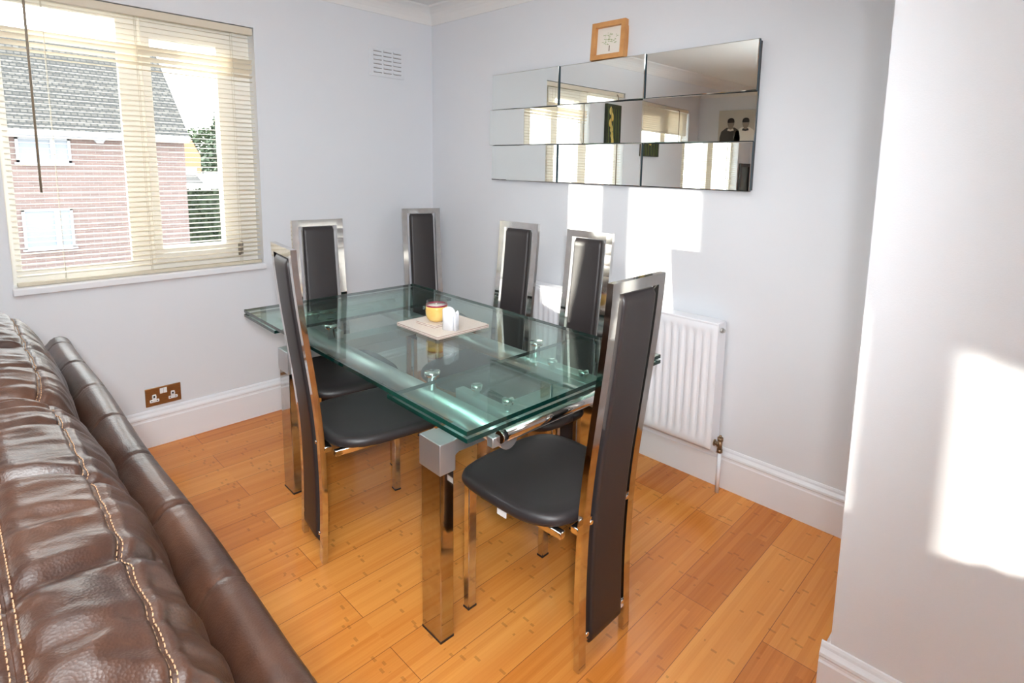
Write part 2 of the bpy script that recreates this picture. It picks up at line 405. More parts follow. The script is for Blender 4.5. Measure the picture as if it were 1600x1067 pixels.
for s in (-1, 1):
    b = MB(); yc = s*.038
    b.box(.005, .0072, yc-.009, yc+.009, .036, .050, .003); b.box(.005, .0072, yc-.019, yc+.019, .018, .032, .003); b.box(.005, .0072, yc-.008, yc+.008, .03, .056, .003)
    o = b.build('outlet_insert', WPLAST, r)
    b = MB(); b.box(.007, .0076, yc-.003, yc+.003, .041, .049); b.box(.007, .0076, yc-.014, yc-.009, .023, .027); b.box(.007, .0076, yc+.009, yc+.014, .023, .027)
    b.build('pin_holes', BLACKP, o)
    b = MB(); b.box(.005, .0085, s*.0075-.007, s*.0075+.007, .054, .080, .001); b.build('rocker_switch', WPLAST, r)
# radiator
r = tag(empty('radiator', (1.525, -.05, .16)), 'white fluted panel radiator low on the wall behind the chairs', 'radiator')
RX = .545
def rad_panel():
    b = MB(); z0, z1 = .03, .572; nf = 29; A = []
    zs = [(0, 0), (.012, 0), (.035, 0), (.062, 1), (.29, 1), (z1-z0-.062, 1), (z1-z0-.035, 0), (z1-z0-.012, 0), (z1-z0, 0)]
    xs = [-RX, -RX+.012]
    for k in range(nf):
        xc = -RX+.036+k*(2*RX-.072)/(nf-1)
        xs += [xc-.0125, xc-.0075, xc, xc+.0075, xc+.0125]
    xs += [RX-.012, RX]
    for zz, am in zs:
        row = []
        for i, x in enumerate(xs):
            d = 0
            if 2 <= i < len(xs)-2:
                j = (i-2) % 5; d = (0, .55, 1, .55, 0)[j]*.009*am
            y = -.045+d
            if i in (0, len(xs)-1) or zz in (0, z1-z0): y += .006
            row.append(b.b.verts.new((x, y, z0+zz)))
        A.append(row)
    for a, c in zip(A, A[1:]):
        for i in range(len(xs)-1):
            f = b.b.faces.new((a[i], a[i+1], c[i+1], c[i])); f.smooth = True
    b.box(-RX, RX, -.0385, -.028, z0, z1)
    return b.build('front_panel', RADW, r)
rad_panel()
b = MB(); b.box(-RX-.002, RX+.002, -.045, .03, .568, .578, .003); b.build('top_grille', RADW, r)
for q in (-1, 1):
    b = MB(); b.box(min(q*RX, q*(RX+.004)), max(q*RX, q*(RX+.004)), -.043, .03, .04, .575, .001); b.build('side_panel', RADW, r)
b = MB(); b.box(-RX+.05, RX-.05, -.028, .012, .04, .565); b.build('convector_fins', simple('fin_grey', (.6, .6, .62), .5), r)
for q in (-.34, .34):
    b = MB(); b.box(q-.02, q+.02, .012, .0495, .05, .5); b.build('wall_bracket', RADW, r)
b = MB(); b.tube([(RX, -.015, .545), (RX+.012, -.015, .545)], .011, 10); b.tube([(RX+.012, -.015, .545), (RX+.02, -.015, .545)], .007, 8); b.build('bleed_valve', simple('dull_nickel', (.5, .5, .48), .35, .8), r)
b = MB(); b.tube([(RX, -.012, .055), (RX+.008, -.012, .055)], .014, 12); b.tube([(RX+.008, -.012, .055), (RX+.018, -.012, .055)], .009, 12); b.tube([(RX+.018, -.012, .055), (RX+.026, -.012, .055)], .013, 6)
b.tube([(RX+.03, -.012, .02), (RX+.03, -.012, .034)], .012, 12); b.tube([(RX+.03, -.012, .034), (RX+.03, -.012, .072)], .010, 12); b.tube([(RX+.03, -.012, .072), (RX+.03, -.012, .085)], .013, 8); b.tube([(RX+.03, -.012, .085), (RX+.03, -.012, .094)], .006, 8)
b.build('brass_valve', noisy('aged_brass', (.22, .14, .08), (.36, .25, .15), 80, .4, metal=.8), r)
b = MB(); b.tube([(RX+.03, -.012, -.16), (RX+.03, -.012, .022)], .0085, 12); b.build('supply_pipe', RADW, r)

# wall mirror of nine tilted tiles
r = tag(empty('wall_mirror', (1.374, 0, 1.277)), 'wide wall mirror of nine staggered glass panels above the radiator', 'mirror')
b = MB(); b.box(-.76, .76, -.014, 0, .004, .579); b.build('backing_board', BLACKP, r)
TW, TH = .5105, .1945
for row in range(3):
    for c in range(3):
        a = math.radians(2.6 if row == 1 else -1.0)
        xc = -.7665+TW*(c+.5); zc = TH*(row+.5)
        yc = -.030 if row == 1 else -.028
        R3 = Matrix.Translation((xc, yc, zc)) @ Matrix.Rotation(a, 4, 'Z')
        hw, hh, bv = TW/2-.001, TH/2-.0006, .003
        b = MB()
        # front face with a thin bevelled rim, then the dark glass edge
        f = [(-hw+bv, -.006, -hh+bv), (hw-bv, -.006, -hh+bv), (hw-bv, -.006, hh-bv), (-hw+bv, -.006, hh-bv)]
        e = [(-hw, -.0045, -hh), (hw, -.0045, -hh), (hw, -.0045, hh), (-hw, -.0045, hh)]
        k = [(-hw, .008, -hh), (hw, .008, -hh), (hw, .008, hh), (-hw, .008, hh)]
        V = [[b.b.verts.new(R3 @ Vector(q)) for q in g] for g in (f, e, k)]
        b.b.faces.new(V[0]).material_index = 0
        for i in range(4):
            j = (i+1) % 4
            b.b.faces.new((V[0][i], V[1][i], V[1][j], V[0][j])).material_index = 0
            b.b.faces.new((V[1][i], V[2][i], V[2][j], V[1][j])).material_index = 1
        b.b.faces.new(V[2][::-1]).material_index = 1
        b.build('mirror_panel', [MIRROR, MEDGE], r)

# box picture frame standing on top of the mirror
r = tag(empty('picture_frame', (1.408, -.020, 1.8625), 0), 'small oak box frame with a leafy tree print standing on the mirror', 'picture frame')
tilt = Matrix.Rotation(math.radians(-4), 4, 'X')
b = MB(); w, h, t, d = .096, .172, .023, .016
for x0, x1, z0, z1 in ((-w, -w+t, 0, h), (w-t, w, 0, h), (-w+t, w-t, 0, t), (-w+t, w-t, h-t, h)): b.box(x0, x1, -d, d-.003, z0, z1, .0012, 1)
b.box(-w-.003, w+.003, d-.006, d, 0, h+.003, .001, 1)
o = b.build('oak_frame', OAK, r); o.data.transform(tilt)
b = MB(); b.box(-w+t-.003, w-t+.003, .004, .007, t-.003, h-t+.003); o = b.build('print', PAPER, r); o.data.transform(tilt)
GR = simple('print_green', (.34, .42, .20), .8); BRN = simple('print_brown', (.16, .11, .08), .8)
def dash(b, x, z, w_, h_): b.box(x-w_/2, x+w_/2, .0032, .0041, z-h_/2, z+h_/2)
b = MB(); b2 = MB()
rr = random.Random(3)
for k in range(46):
    a = rr.uniform(0, 2*PI); q = math.sqrt(rr.random())
    x = math.cos(a)*q*.048; z = .098+math.sin(a)*q*.030
    if rr.random() < .72: dash(b, x, z, rr.uniform(.004, .011), .0022)
    else: dash(b, x, z, rr.uniform(.006, .013), .0016)
dash(b2, 0, .052, .0045, .026)
q0 = b.build('printed_leaves', GR, bpy.data.objects[o.name]); q1 = b2.build('printed_trunk', BRN, bpy.data.objects[o.name])
q0.data.transform(tilt); q1.data.transform(tilt)

# ------------------------------------------------------------------ glass dining table
TA = -.0225
t = tag(empty('dining_table', (1.345, -.992, 0), TA), 'extending glass dining table with square chrome legs in the middle of the room', 'table')
HL, HW = .755, .414
ZT = .735
def glass_sheet(name, x0, x1, y0, y1, z0, z1):
    b = MB(); c = .0012
    b.box(x0, x1, y0, y1, z0, z1)
    for f in b.b.faces:
        f.normal_update(); f.material_index = 0 if abs(f.normal.z) > .5 else 1
    return b.build(name, [TGLASS, TEDGE], t)
glass_sheet('glass_top', -HL, HL, -HW, HW, ZT-.012, ZT)
glass_sheet('extension_leaf', HL-.36, HL+.001, -HW, HW, ZT-.030, ZT-.0185)
glass_sheet('extension_leaf', -HL-.001, -HL+.33, -HW, HW, ZT-.030, ZT-.0185)
LX, LY, LS, LD = .512, .328, .0465, .0225       # leg centre (x, near y) and half size
for sx_ in (-1, 1):
    b = MB()
    for sy_ in (-1, 1):
        yc = sy_*LY; b.box(sx_*LX-.050, sx_*LX+.050, yc-.0265, yc+.0265, .515, .605, .002, 2)
    b.box(sx_*LX-.045, sx_*LX+.045, -.304, .304, .562, .604, .002, 1)
    for sy_ in (-1, 1):                                   # rounded inner corner of the cross bar
        pr = [(0, 0), (0, -.014), (.003, -.007), (.007, -.003), (.014, 0)]
        b.extrude([(u, v) for u, v in pr], (sx_*LX-.045, sy_*.3015, .563), (sx_*LX+.045, sy_*.3015, .563), (0, -sy_, 0), (0, 0, 1))
    b.build('cross_frame', SILVER, t)
    for sy_ in (-1, 1):
        b = MB(); xc, yc = sx_*LX, sy_*LY
        b.box(xc-LS, xc+LS, yc-LD, yc+LD, .006, .5155, .002, 2); g = b.build('leg', LEGCH, t)
        b = MB(); b.box(xc-LS-.0005, xc+LS+.0005, yc-LD-.0005, yc+LD+.0005, 0, .007); b.build('foot_pad', BLACKP, g)
for sy_ in (-1, 1):
    b = MB(); b.tube([(-.70, sy_*.228, .636), (.70, sy_*.228, .636)], .032, 20); b.build('side_rail', SILVER, t)
    for sx_ in (-1, 1):
        b = MB(); c = (sx_*.345, sy_*.228, 0)
        b.lathe([(0, .664), (.0135, .664), (.0135, .7105), (.024, .7105), (.024, .7228), (0, .7228)], c, 24)
        b.build('standoff', CHROME, t)
for sx_ in (-1, 1):
    for sy_ in (-1, 1):
        b = MB(); b.box(min(sx_*.40, sx_*.70), max(sx_*.40, sx_*.70), sy_*.165-.016, sy_*.165+.016, .640, .672, .002, 1); q = b.build('slide_rail', SILVER, t)
        for xx in (.485, .625):
            b = MB(); b.lathe([(0, .67), (.010, .67), (.010, .690), (.017, .690), (.017, .7045), (0, .7045)], (sx_*xx, sy_*.165, 0), 18); b.build('leaf_standoff', CHROME, q)
    b = MB(); b.box(sx_*.705-.012, sx_*.705+.012, -.30, .30, .636, .664, .002, 1); b.build('end_bar', SILVER, t)
    b = MB(); b.tube([(sx_*.728, -.27, .668), (sx_*.728, .27, .668)], .0165, 18); b.tube([(sx_*.728, -.283, .668), (sx_*.728, -.27, .668)], .013, 14, mat=1); b.tube([(sx_*.728, .27, .668), (sx_*.728, .283, .668)], .013, 14, mat=1)
    b.tube([(sx_*.728, -.287, .668), (sx_*.728, -.283, .668)], .0165, 18)
    b.build('pull_roller', [CHROME2, BLACKP], t)

# ------------------------------------------------------------------ dining chairs (local: facing +x, origin on the floor under the back)
def back_x(z):      # profile of the tall back
    pts = [(0, 0.0), (.17, .008), (.34, .008), (.51, 0.0), (.69, -.022), (.83, -.040), (.96, -.055), (1.10, -.066)]
    for (z0, x0), (z1, x1) in zip(pts, pts[1:]):
        if z <= z1: 
            k = (z-z0)/(z1-z0); k = max(0, min(1, k)); return x0+(x1-x0)*k
    return pts[-1][1]
def smooth_back(z):
    return sum(back_x(max(0, min(1.1, z+d))) for d in (-.09, -.045, 0, .045, .09))/5
def sweep_bar(b, y0, y1, z0, z1, x0, x1, n=24, rnd=0.0, cross=4):
    """a bar or pad following the back's curve; rounded when rnd > 0"""
    rows = []
    for i in range(n+1):
        z = z0+(z1-z0)*i/n; xb = smooth_back(z)
        if rnd <= 0: prof = [(x0, y0), (x1, y0), (x1, y1), (x0, y1)]
        else:
            prof = []
            for (cx, cy_, a0) in ((x1-rnd, y1-rnd, 0), (x0+rnd*.6, y1-rnd, PI/2), (x0+rnd*.6, y0+rnd, PI), (x1-rnd, y0+rnd, 1.5*PI)):
                for k in range(5):
                    a = a0+PI/2*k/4; rx = rnd if (a0 in (0, 1.5*PI)) else rnd*.6
                    prof.append((cx+rx*math.cos(a), cy_+rnd*math.sin(a)))
            e = min(i, n-i)/n*(z1-z0)
            if e < rnd:
                k = math.sqrt(max(0, 1-(1-e/rnd)**2))*.55+.45
                cxm = (x0+x1)/2
                prof = [(cxm+(p-cxm)*k, q*(.9+.1*k)) for p, q in prof]
        rows.append([b.b.verts.new((xb+px, py, z)) for px, py in prof])
    m = len(rows[0])
    for a, c in zip(rows, rows[1:]):
        for k in range(m):
            f = b.b.faces.new((a[k], a[(k+1) % m], c[(k+1) % m], c[k])); f.smooth = True if rnd > 0 else False
    b.b.faces.new(rows[0][::-1]); b.b.faces.new(rows[-1])
def make_chair():
    r = empty('dining_chair')
    b = MB(); W = .1175; bw = .029
    sweep_bar(b, -W, -W+bw, 0.004, 1.087, -.009, .009); sweep_bar(b, W-bw, W, 0.004, 1.087, -.009, .009)
    sweep_bar(b, -W+bw, W-bw, 1.058, 1.087, -.009, .009, n=2)
    sweep_bar(b, -W+bw, W-bw, .42, .445, -.006, .006, n=2); sweep_bar(b, -W+bw, W-bw, .075, .092, -.004, .004, n=2)
    b.build('back_frame', CHROME2, r)
    b = MB(); sweep_bar(b, -.072, .072, .062, 1.054, -.016, .022, n=60, rnd=.013); b.build('back_pad', BLEATH, r)
    # seat: broad rounded cushion, slightly dished
    b = MB(); N = 72; outline = []
    def half(x):     # half width along the depth
        return None
    for k in range(N):
        a = 2*PI*k/N; c, s = math.cos(a), math.sin(a)
        e = 2/4.2
        x = .235+.212*math.copysign(abs(c)**e, c); y = .208*math.copysign(abs(s)**e, s)
        y *= (1.0 if x > .22 else 1.0-.10*((.22-x)/.2)**2)
        x += .012*(1-(y/.21)**2) if c > 0 else 0
        outline.append((x, y))
    def ring(sc_, z, dz=0):
        return [b.b.verts.new((.235+(x-.235)*sc_, y*sc_, z)) for x, y in outline]
    levels = [(.93, .418), (.985, .421), (1.0, .428), (1.0, .436), (.985, .4455), (.955, .4505), (.90, .453), (.75, .4515), (.5, .449), (.25, .4475)]
    rings = [ring(s_, z_) for s_, z_ in levels]
    for q, (s_, z_) in zip(rings, levels):
        for v in q:                                        # front edge waterfalls, rear rises to the back
            u = (v.co.x-.235)/.21
            v.co.z += -.012*max(0, u-.35)**2/.42*1.2 + .006*max(0, -u-.3)
    for a, c in zip(rings, rings[1:]):
        for k in range(N):
            f = b.b.faces.new((a[k], a[(k+1) % N], c[(k+1) % N], c[k])); f.smooth = True
    b.b.faces.new(rings[0][::-1]); cv = b.b.verts.new((.235, 0, .447))
    for k in range(N): f = b.b.faces.new((rings[-1][k], rings[-1][(k+1) % N], cv)); f.smooth = True
    b.build('seat', BLEATH, r)
    b = MB(); b.box(.03, .405, -.165, -.145, .400, .420, .002, 1); b.box(.03, .405, .145, .165, .400, .420, .002, 1); b.box(.01, .035, -.12, .12, .400, .420, .002, 1); b.box(.375, .40, -.145, .145, .402, .419, .002, 1)
    b.build('seat_rail', CHROME, r)
    for s in (-1, 1):
        b = MB(); yc = s*.166
        b.box(.378, .402, yc-.015, yc+.015, .004, .419, .002, 1); g = b.build('leg', CHROME2, r)
        b = MB(); b.box(.377, .403, yc-.016, yc+.016, 0, .006); b.build('foot_cap', BLACKP, g)
    for s in (-1, 1):
        for z in (.10, .43):
            b = MB(); b.tube([(smooth_back(z)-.011, s*.082, z), (smooth_back(z)-.004, s*.082, z)], .006, 10); b.tube([(smooth_back(z)-.004, s*.082, z), (smooth_back(z)+.004, s*.094, z)], .004, 8); b.build('bolt', CHROME, r)
    return r
def copy_tree(o, parent=None):
    c = o.copy(); COL.objects.link(c)
    if parent is not None: c.parent = parent
    for ch in list(o.children): copy_tree(ch, c)
    return c
proto = make_chair()
CH = [((2.232, -1.038, 0), PI+.0, 'black leather and chrome dining chair at the right end of the table'),
      ((1.236, -1.418, 0), math.atan2(.99, .136), 'black leather and chrome dining chair alone on the sofa side of the table'),
      ((.540, -1.020, 0), math.atan2(-.13, .97), 'black leather and chrome dining chair at the window end of the table'),
      ((.215, -.222, 0), math.atan2(-.32, .95), 'black leather and chrome dining chair standing apart in the room corner'),
      ((1.129, -.363, 0), math.atan2(-.99, .125), 'black leather and chrome dining chair before the radiator, nearer the room corner'),
      ((1.582, -.388, 0), math.atan2(-.966, .06), 'black leather and chrome dining chair before the radiator, sunlit, further from the corner')]
for i, (loc, rz, lab) in enumerate(CH):
    c = proto if i == 0 else copy_tree(proto)
    c.location = loc; c.rotation_euler = (0, 0, rz); tag(c, lab, 'chair', 'high back dining chairs around the glass table')
b = MB(); b.box(.20, .235, .196, .199, .398, .420); g = b.build('care_tag', WPLAST, proto); g['label'] = 'white care tag under the seat edge'

# ------------------------------------------------------------------ things on the table
ZP = ZT+.0005
def mats(name, cx, cy_, hx, hy, n, th, labs, cat, group, rz, z):
    out = []
    for k in range(n):
        b = MB(); z0 = k*(th+.0003)
        b.box(-hx, hx, -hy, hy, 0, th*.30, .0004, 1, 0); b.box(-hx+.0006, hx-.0006, -hy+.0006, hy-.0006, th*.30, th*.62, 0, 1, 1); b.box(-hx, hx, -hy, hy, th*.62, th, .0004, 1, 0)
        o = b.build(name, [MATB, MATE]); o.location = (cx, cy_, z+z0); o.rotation_euler = (0, 0, rz); tag(o, labs[k], cat, group); out.append(o)
    return z+n*(th+.0003)
z1 = mats('placemat', 1.343, -.930, .131, .122, 2, .006, ['lower of two square beige placemats stacked on the glass table', 'upper of two square beige placemats, carrying the candle and white ornament'], 'placemat', 'beige placemats stacked on the table', .0, ZP)
z2 = mats('coaster', 1.325, -.948, .055, .055, 2, .0055, ['lower of two small beige coasters on the stacked placemats', 'upper of two small beige coasters, under the yellow candle jar'], 'coaster', 'beige coasters under the candle', .06, z1)
r = tag(empty('candle_jar', (1.334, -.952, z2)), 'round yellow candle jar with a maroon band on the coasters', 'candle')
WAX = noisy('yellow_wax', (.72, .43, .08), (.80, .56, .20), 25, .35)
k = .0355
CS = 1.13
prof = [(0, .0005), (.018, .0005), (.026, .004), (.032, .012), (.0362, .024), (.0375, .036), (.0370, .046), (.0357, .055)]
b = MB(); b.lathe(prof+[(0, .0555)], (0, 0, 0), 40); b.build('yellow_wax', WAX, r)
b = MB(); b.lathe([(.0360, .0545), (.0366, .0545), (.0358, .0595), (.0352, .0595), (.0360, .0545)], (0, 0, 0), 40); b.build('maroon_band', simple('maroon_band', (.30, .02, .06), .3), r)
b = MB(); b.lathe([(.0358, .055), (.0350, .0595), (.0338, .068), (.0335, .071), (.0322, .071), (.0325, .067), (.0338, .058)], (0, 0, 0), 40); b.build('glass_rim', CANDLEG, r)
b = MB(); b.lathe([(.0335, .0557), (.0336, .0562), (0, .0566)], (0, 0, 0), 32); b.tube([(0, 0, .056), (.001, 0, .062)], .0008, 6); b.build('pale_wax_top', simple('pale_wax', (.80, .74, .70), .4), r)
for q in r.children: q.data.transform(Matrix.Scale(CS, 4))
r = tag(empty('table_ornament', (1.430, -.962, z1), .35), 'small glossy white two-piece ornament beside the yellow candle', 'ornament')
def slant_block(b, pts, h0, h1):
    N = len(pts); lo = [b.b.verts.new((x, y, 0)) for x, y in pts]
    ymax = max(p[0] for p in pts); ymin = min(p[0] for p in pts)
    hi = []; hi2 = []
    for x, y in pts:
        kk = (x-ymin)/(ymax-ymin); z = h0+(h1-h0)*kk + .010*math.sin(PI*kk)
        hi.append(b.b.verts.new((x, y, z-.003))); hi2.append(b.b.verts.new((x*.93, y*.9, z)))
    for a, c in ((lo, hi), (hi, hi2)):
        for k in range(N): f = b.b.faces.new((a[k], a[(k+1) % N], c[(k+1) % N], c[k])); f.smooth = True
    b.b.faces.new(lo[::-1]); b.b.faces.new(hi2)
b = MB(); pts = []
for k in range(32):
    a = 2*PI*k/32; e = 2/3.0; c, s = math.cos(a), math.sin(a); pts.append((-.004+.024*math.copysign(abs(c)**e, c), -.002+.015*math.copysign(abs(s)**e, s)))
slant_block(b, pts, .079, .068); b.build('front_piece', PORC, r)
b = MB(); pts = []
for k in range(28):
    a = 2*PI*k/28; e = 2/3.0; c, s = math.cos(a), math.sin(a); pts.append((.026+.0055*math.copysign(abs(c)**e, c), .002+.014*math.copysign(abs(s)**e, s)))
slant_block(b, pts, .066, .058); b.build('side_piece', PORC, r)

# ------------------------------------------------------------------ leather sofa, its back to the table
SX0, SX1 = .50, 2.80
s0 = tag(empty('sofa', ((SX0+SX1)/2, -2.40, 0)), 'brown leather sofa with puffy stitched back cushions in the foreground', 'sofa')
def sofa_part(b, name, m, parent=None):
    if parent is None:
        for v in b.b.verts: v.co -= Vector(s0.location)
        return b.build(name, m, s0)
    for v in b.b.verts: v.co -= Vector(s0.location)
    return b.build(name, m, parent)
def rail():
    b = MB(); rows = []; L = SX1-SX0; n = 330
    seams = [.075+.268*k for k in range(8)]
    def prof(puff, wob):
        P = []; yo, yi, zt_ = -1.943, -2.020, .722
        # from outer bottom over the top to the inner side
        pts = [(yo+.004, .10), (yo+.002, .40), (yo, .60), (yo+.001, .668), (yo-.004, .694), (yo-.012, .709), (yo-.022, .717), (yo-.034, .721), (yo-.048, .720), (yo-.060, .713), (yo-.070, .700), (yi-.012, .682), (yi-.018, .655), (yi-.02, .60)]
        for i, (y, z) in enumerate(pts):
            w = 1 if 3 <= i <= 11 else 0
            P.append((y, z+w*(puff+wob*(1 if i > 4 else .3)), i))
        return P
    for i in range(n+1):
        x = SX0+L*i/n; d = min(abs(x-SX0-s) for s in seams)
        puff = -.0045*math.exp(-(d/.0045)**2) + .0022*min(1, d/.06)
        row = []
        for y, z, k in prof(puff, 0):
            wv = .0022*noise.noise(Vector((x*9, y*20+k*.15, 1.3))) + .0016*abs(noise.noise(Vector((x*45, y*12, 5))))*math.exp(-(d/.05)**2)*2
            if 3 <= k <= 12: z += wv
            sway = .003*math.sin(x*7)
            row.append(b.b.verts.new((x, y+sway, z)))
        rows.append(row)
    for a, c in zip(rows, rows[1:]):
        for k in range(len(a)-1):
            f = b.b.faces.new((a[k], a[k+1], c[k+1], c[k])); f.smooth = True
    b.b.faces.new(rows[0]); b.b.faces.new(rows[-1][::-1])
    o = sofa_part(b, 'back_rail', SOFA)
    b = MB(); b.tube([(SX0+.002+(SX1-SX0-.004)*i/80, -1.9425+.003*math.sin((SX0+(SX1-SX0)*i/80)*7), .672+.0008*math.sin(i*1.9)) for i in range(81)], .0032, 8)
    sofa_part(b, 'piping', SOFA, o)
rail()
b = MB(); b.box(SX0+.02, SX1-.02, -2.90, -2.04, .10, .36, .02, 3); b.box(SX0+.02, SX1-.02, -2.14, -1.962, .10, .64, .01, 2); sofa_part(b, 'base', SOFA)
FOOTW = simple('dark_wood_foot', (.05, .03, .02), .5)
for x in (SX0+.08, SX1-.08):
    for y in (-2.02, -2.82):
        b = MB(); b.box(x-.03, x+.03, y-.03, y+.03, 0, .11, .004, 1); sofa_part(b, 'wooden_foot', FOOTW)
for x0, x1 in ((SX0, SX0+.20), (SX1-.20, SX1)):
    b = MB(); b.box(x0, x1, -2.92, -2.08, .10, .58, .06, 5); sofa_part(b, 'arm', SOFA)
for x0, x1 in ((SX0+.21, 1.555), (1.565, SX1-.21)):
    b = MB(); b.box(x0, x1, -2.90, -2.24, .36, .50, .05, 5); sofa_part(b, 'seat_cushion', SOFA)
def back_cushion(xa, xb, seed, crease):
    b = MB(); NX, NA = 210, 260
    xc, hx = (xa+xb)/2, (xb-xa)/2; yc, zc, hy, hz = -2.206, .662, .166, .238
    seamA = [math.atan2(.192, .110), math.atan2(.232, -.010)]     # directions of the two stitched seams
    ang = []
    for j in range(NA):
        ang.append(2*PI*j/NA)
    rows = []; stitch = {0: [], 1: []}
    def point(u, a, off=0.0):
        c, s = math.cos(a), math.sin(a); e = 2/2.5
        sh = (max(0, 1-abs(u)**7))**(1/2.8)
        y = hy*math.copysign(abs(c)**e, c)*(.50+.50*sh); z = hz*math.copysign(abs(s)**e, s)*(.68+.32*sh)
        if z > 0: z *= (1-.07*abs(u)**3.5)
        # puckers run away from the seams
        ds = [math.atan2(math.sin(a-q), math.cos(a-q)) for q in seamA]
        dm = min(abs(q) for q in ds)
        x = xc+hx*u
        amp = .0075*math.exp(-dm/.55) + .0035 + .010*math.exp(-(1-abs(u))/.16)*math.exp(-dm/.9)
        w1 = noise.noise(Vector((x*17+seed, a*1.1+.6*math.sin(x*9+seed), seed)))
        w2 = noise.noise(Vector((x*38+seed, a*1.7, seed+4)))
        w3 = noise.noise(Vector((x*5, a*1.6, seed+9)))
        w4 = noise.noise(Vector((x*85+seed, a*2.6, seed+2)))
        calm = 1-.72*math.exp(-(dm/.13)**2)
        rd = amp*((1-abs(w1)*2.2)*.9 + .45*w2)*calm + .008*w3*calm + .0014*w4*(.4+calm)*math.exp(-dm/.7)
        gr = sum(-.0075*math.exp(-(q/.026)**2) for q in ds) + sum(.003*math.exp(-((abs(q)-.075)/.05)**2) for q in ds)
        for cx_, dep, wd, tw in crease:
            xx = cx_ + tw*(a-1.6)
            gr -= dep*math.exp(-((x-xx)/wd)**2)*(1 if .7 < a < 2.6 else .3)
        nv = Vector((0, c/hy, s/hz)).normalized()
        return Vector((x, yc+y, zc+z)) + nv*(rd+gr+off)
    for i in range(NX+1):
        u = -1+2*i/NX; u = math.sin(u*PI/2)*.35+u*.65
        rows.append([b.b.verts.new(point(u, a)) for a in ang])
    for a, c in zip(rows, rows[1:]):
        for k in range(NA):
            f = b.b.faces.new((a[k], a[(k+1) % NA], c[(k+1) % NA], c[k])); f.smooth = True
    b.b.faces.new(rows[0]); b.b.faces.new(rows[-1][::-1])
    o = sofa_part(b, 'back_cushion', SOFA)
    nst = int((xb-xa)/.0085)
    for q in seamA:
        b = MB()
        for side in (-1, 1):
            for k in range(2, nst-2):
                u0 = -1+2*(k+.15)/nst; u1 = -1+2*(k+.80)/nst
                if abs(u0) > .94: continue
                p0 = point(u0, q+side*.021, .0008); p1 = point(u1, q+side*.021, .0008)
                b.tube([p0, (p0+p1)/2+Vector((0, .0003, .0006)), p1], .0008, 5)
        sofa_part(b, 'stitching', THREAD, o)
    b = MB(); b.tube([point(-.93+1.86*k/120, seamA[0]+.0, -.001) for k in range(121)], .0022, 6); b.tube([point(-.93+1.86*k/120, seamA[1]+.0, -.001) for k in range(121)], .0022, 6)
    sofa_part(b, 'seam_welt', SOFA, o)
back_cushion(SX0+.15, 1.555, 2.0, [(1.20, .008, .012, .05), (.98, .006, .010, -.04), (1.40, .007, .012, .05)])
back_cushion(1.535, SX1-.18, 11.0, [(2.00, .014, .012, -.05), (2.30, .009, .016, .06), (1.80, .006, .012, .04)])

# ------------------------------------------------------------------ the rest of the room, seen only in the mirror
r = tag(empty('flower_painting', (0, -2.43, 1.47)), 'tall narrow dark canvas of yellow flowers, seen in the middle mirror row', 'painting')
b = MB(); b.box(0, .03, -.13, .13, 0, .48, .003, 1); b.build('canvas', noisy('dark_canvas', (.015, .02, .012), (.06, .07, .03), 10, .6), r)
b = MB(); rr = random.Random(5)
for k in range(6):
    yy = rr.uniform(-.08, .08); zz = .10+.055*k; 
    b.lathe([(0, 0), (.018, .01), (.026, .03), (.02, .06), (0, .085)], (.031, yy, zz), 14, sx=.12)
b.build('painted_blooms', noisy('bloom_yellow', (.70, .42, .04), (.85, .70, .25), 20, .6), r)
b = MB()
for k in range(5):
    yy = -.09+k*.045; b.tube([(.031, yy, .01), (.0315, yy+.01, .2), (.031, yy+.02, .44)], .004, 5)
b.build('painted_stems', simple('stem_green', (.16, .22, .06), .6), r)
r = tag(empty('photo_canvas', (.47, YB, 1.62)), 'black and white photo canvas of two people in polo shirts, seen in the mirror', 'photo canvas')
b = MB(); b.box(-.21, .30, 0, .03, 0, .44, .003, 1); b.build('canvas', simple('photo_paper', (.50, .47, .41), .6), r)
def fig(xc, shirt, nm):
    b = MB()
    N = 20
    pts = [(xc-.125, 0), (xc-.128, .12), (xc-.11, .19), (xc-.05, .235), (xc+.05, .235), (xc+.10, .20), (xc+.118, .12), (xc+.115, 0)]
    b.extrude(pts, (0, .0302, .003), (0, .0312, .003), (1, 0, 0), (0, 0, 1)); b.build(nm, shirt, r)
    b = MB(); b.lathe([(0, -.052), (.026, -.04), (.039, -.01), (.041, .015), (.034, .045), (.018, .058), (0, .061)], (xc, .0305, .283), 20, sy=.06); b.box(xc-.022, xc+.022, .0303, .0316, .205, .25); b.build('printed_face', simple('print_grey_face', (.26, .22, .18), .7), r)
    b = MB(); b.lathe([(.040, .012), (.042, .03), (.034, .054), (.018, .064), (0, .067)], (xc, .0306, .283), 20, sy=.07); b.build('printed_hair', simple('print_black_hair', (.02, .018, .016), .7), r)
    b = MB()
    for q in (-1, 1): b.extrude([(0, 0), (q*.04, .01), (q*.03, .035), (0, .02)], (xc, .0314, .195), (xc, .0318, .195), (1, 0, 0), (0, 0, 1))
    b.build('printed_collar', simple('print_collar', (.75, .72, .66) if nm == 'printed_dark_shirt' else (.03, .03, .03), .7), r)
fig(-.06, simple('print_dark_shirt', (.05, .043, .037), .7), 'printed_dark_shirt'); fig(.115, simple('print_light_shirt', (.80, .77, .70), .7), 'printed_light_shirt')
r = tag(empty('framed_panel', (.002, -4.40, .80)), 'dark framed panel in the far corner, seen at the lower right mirror corner', 'framed panel')
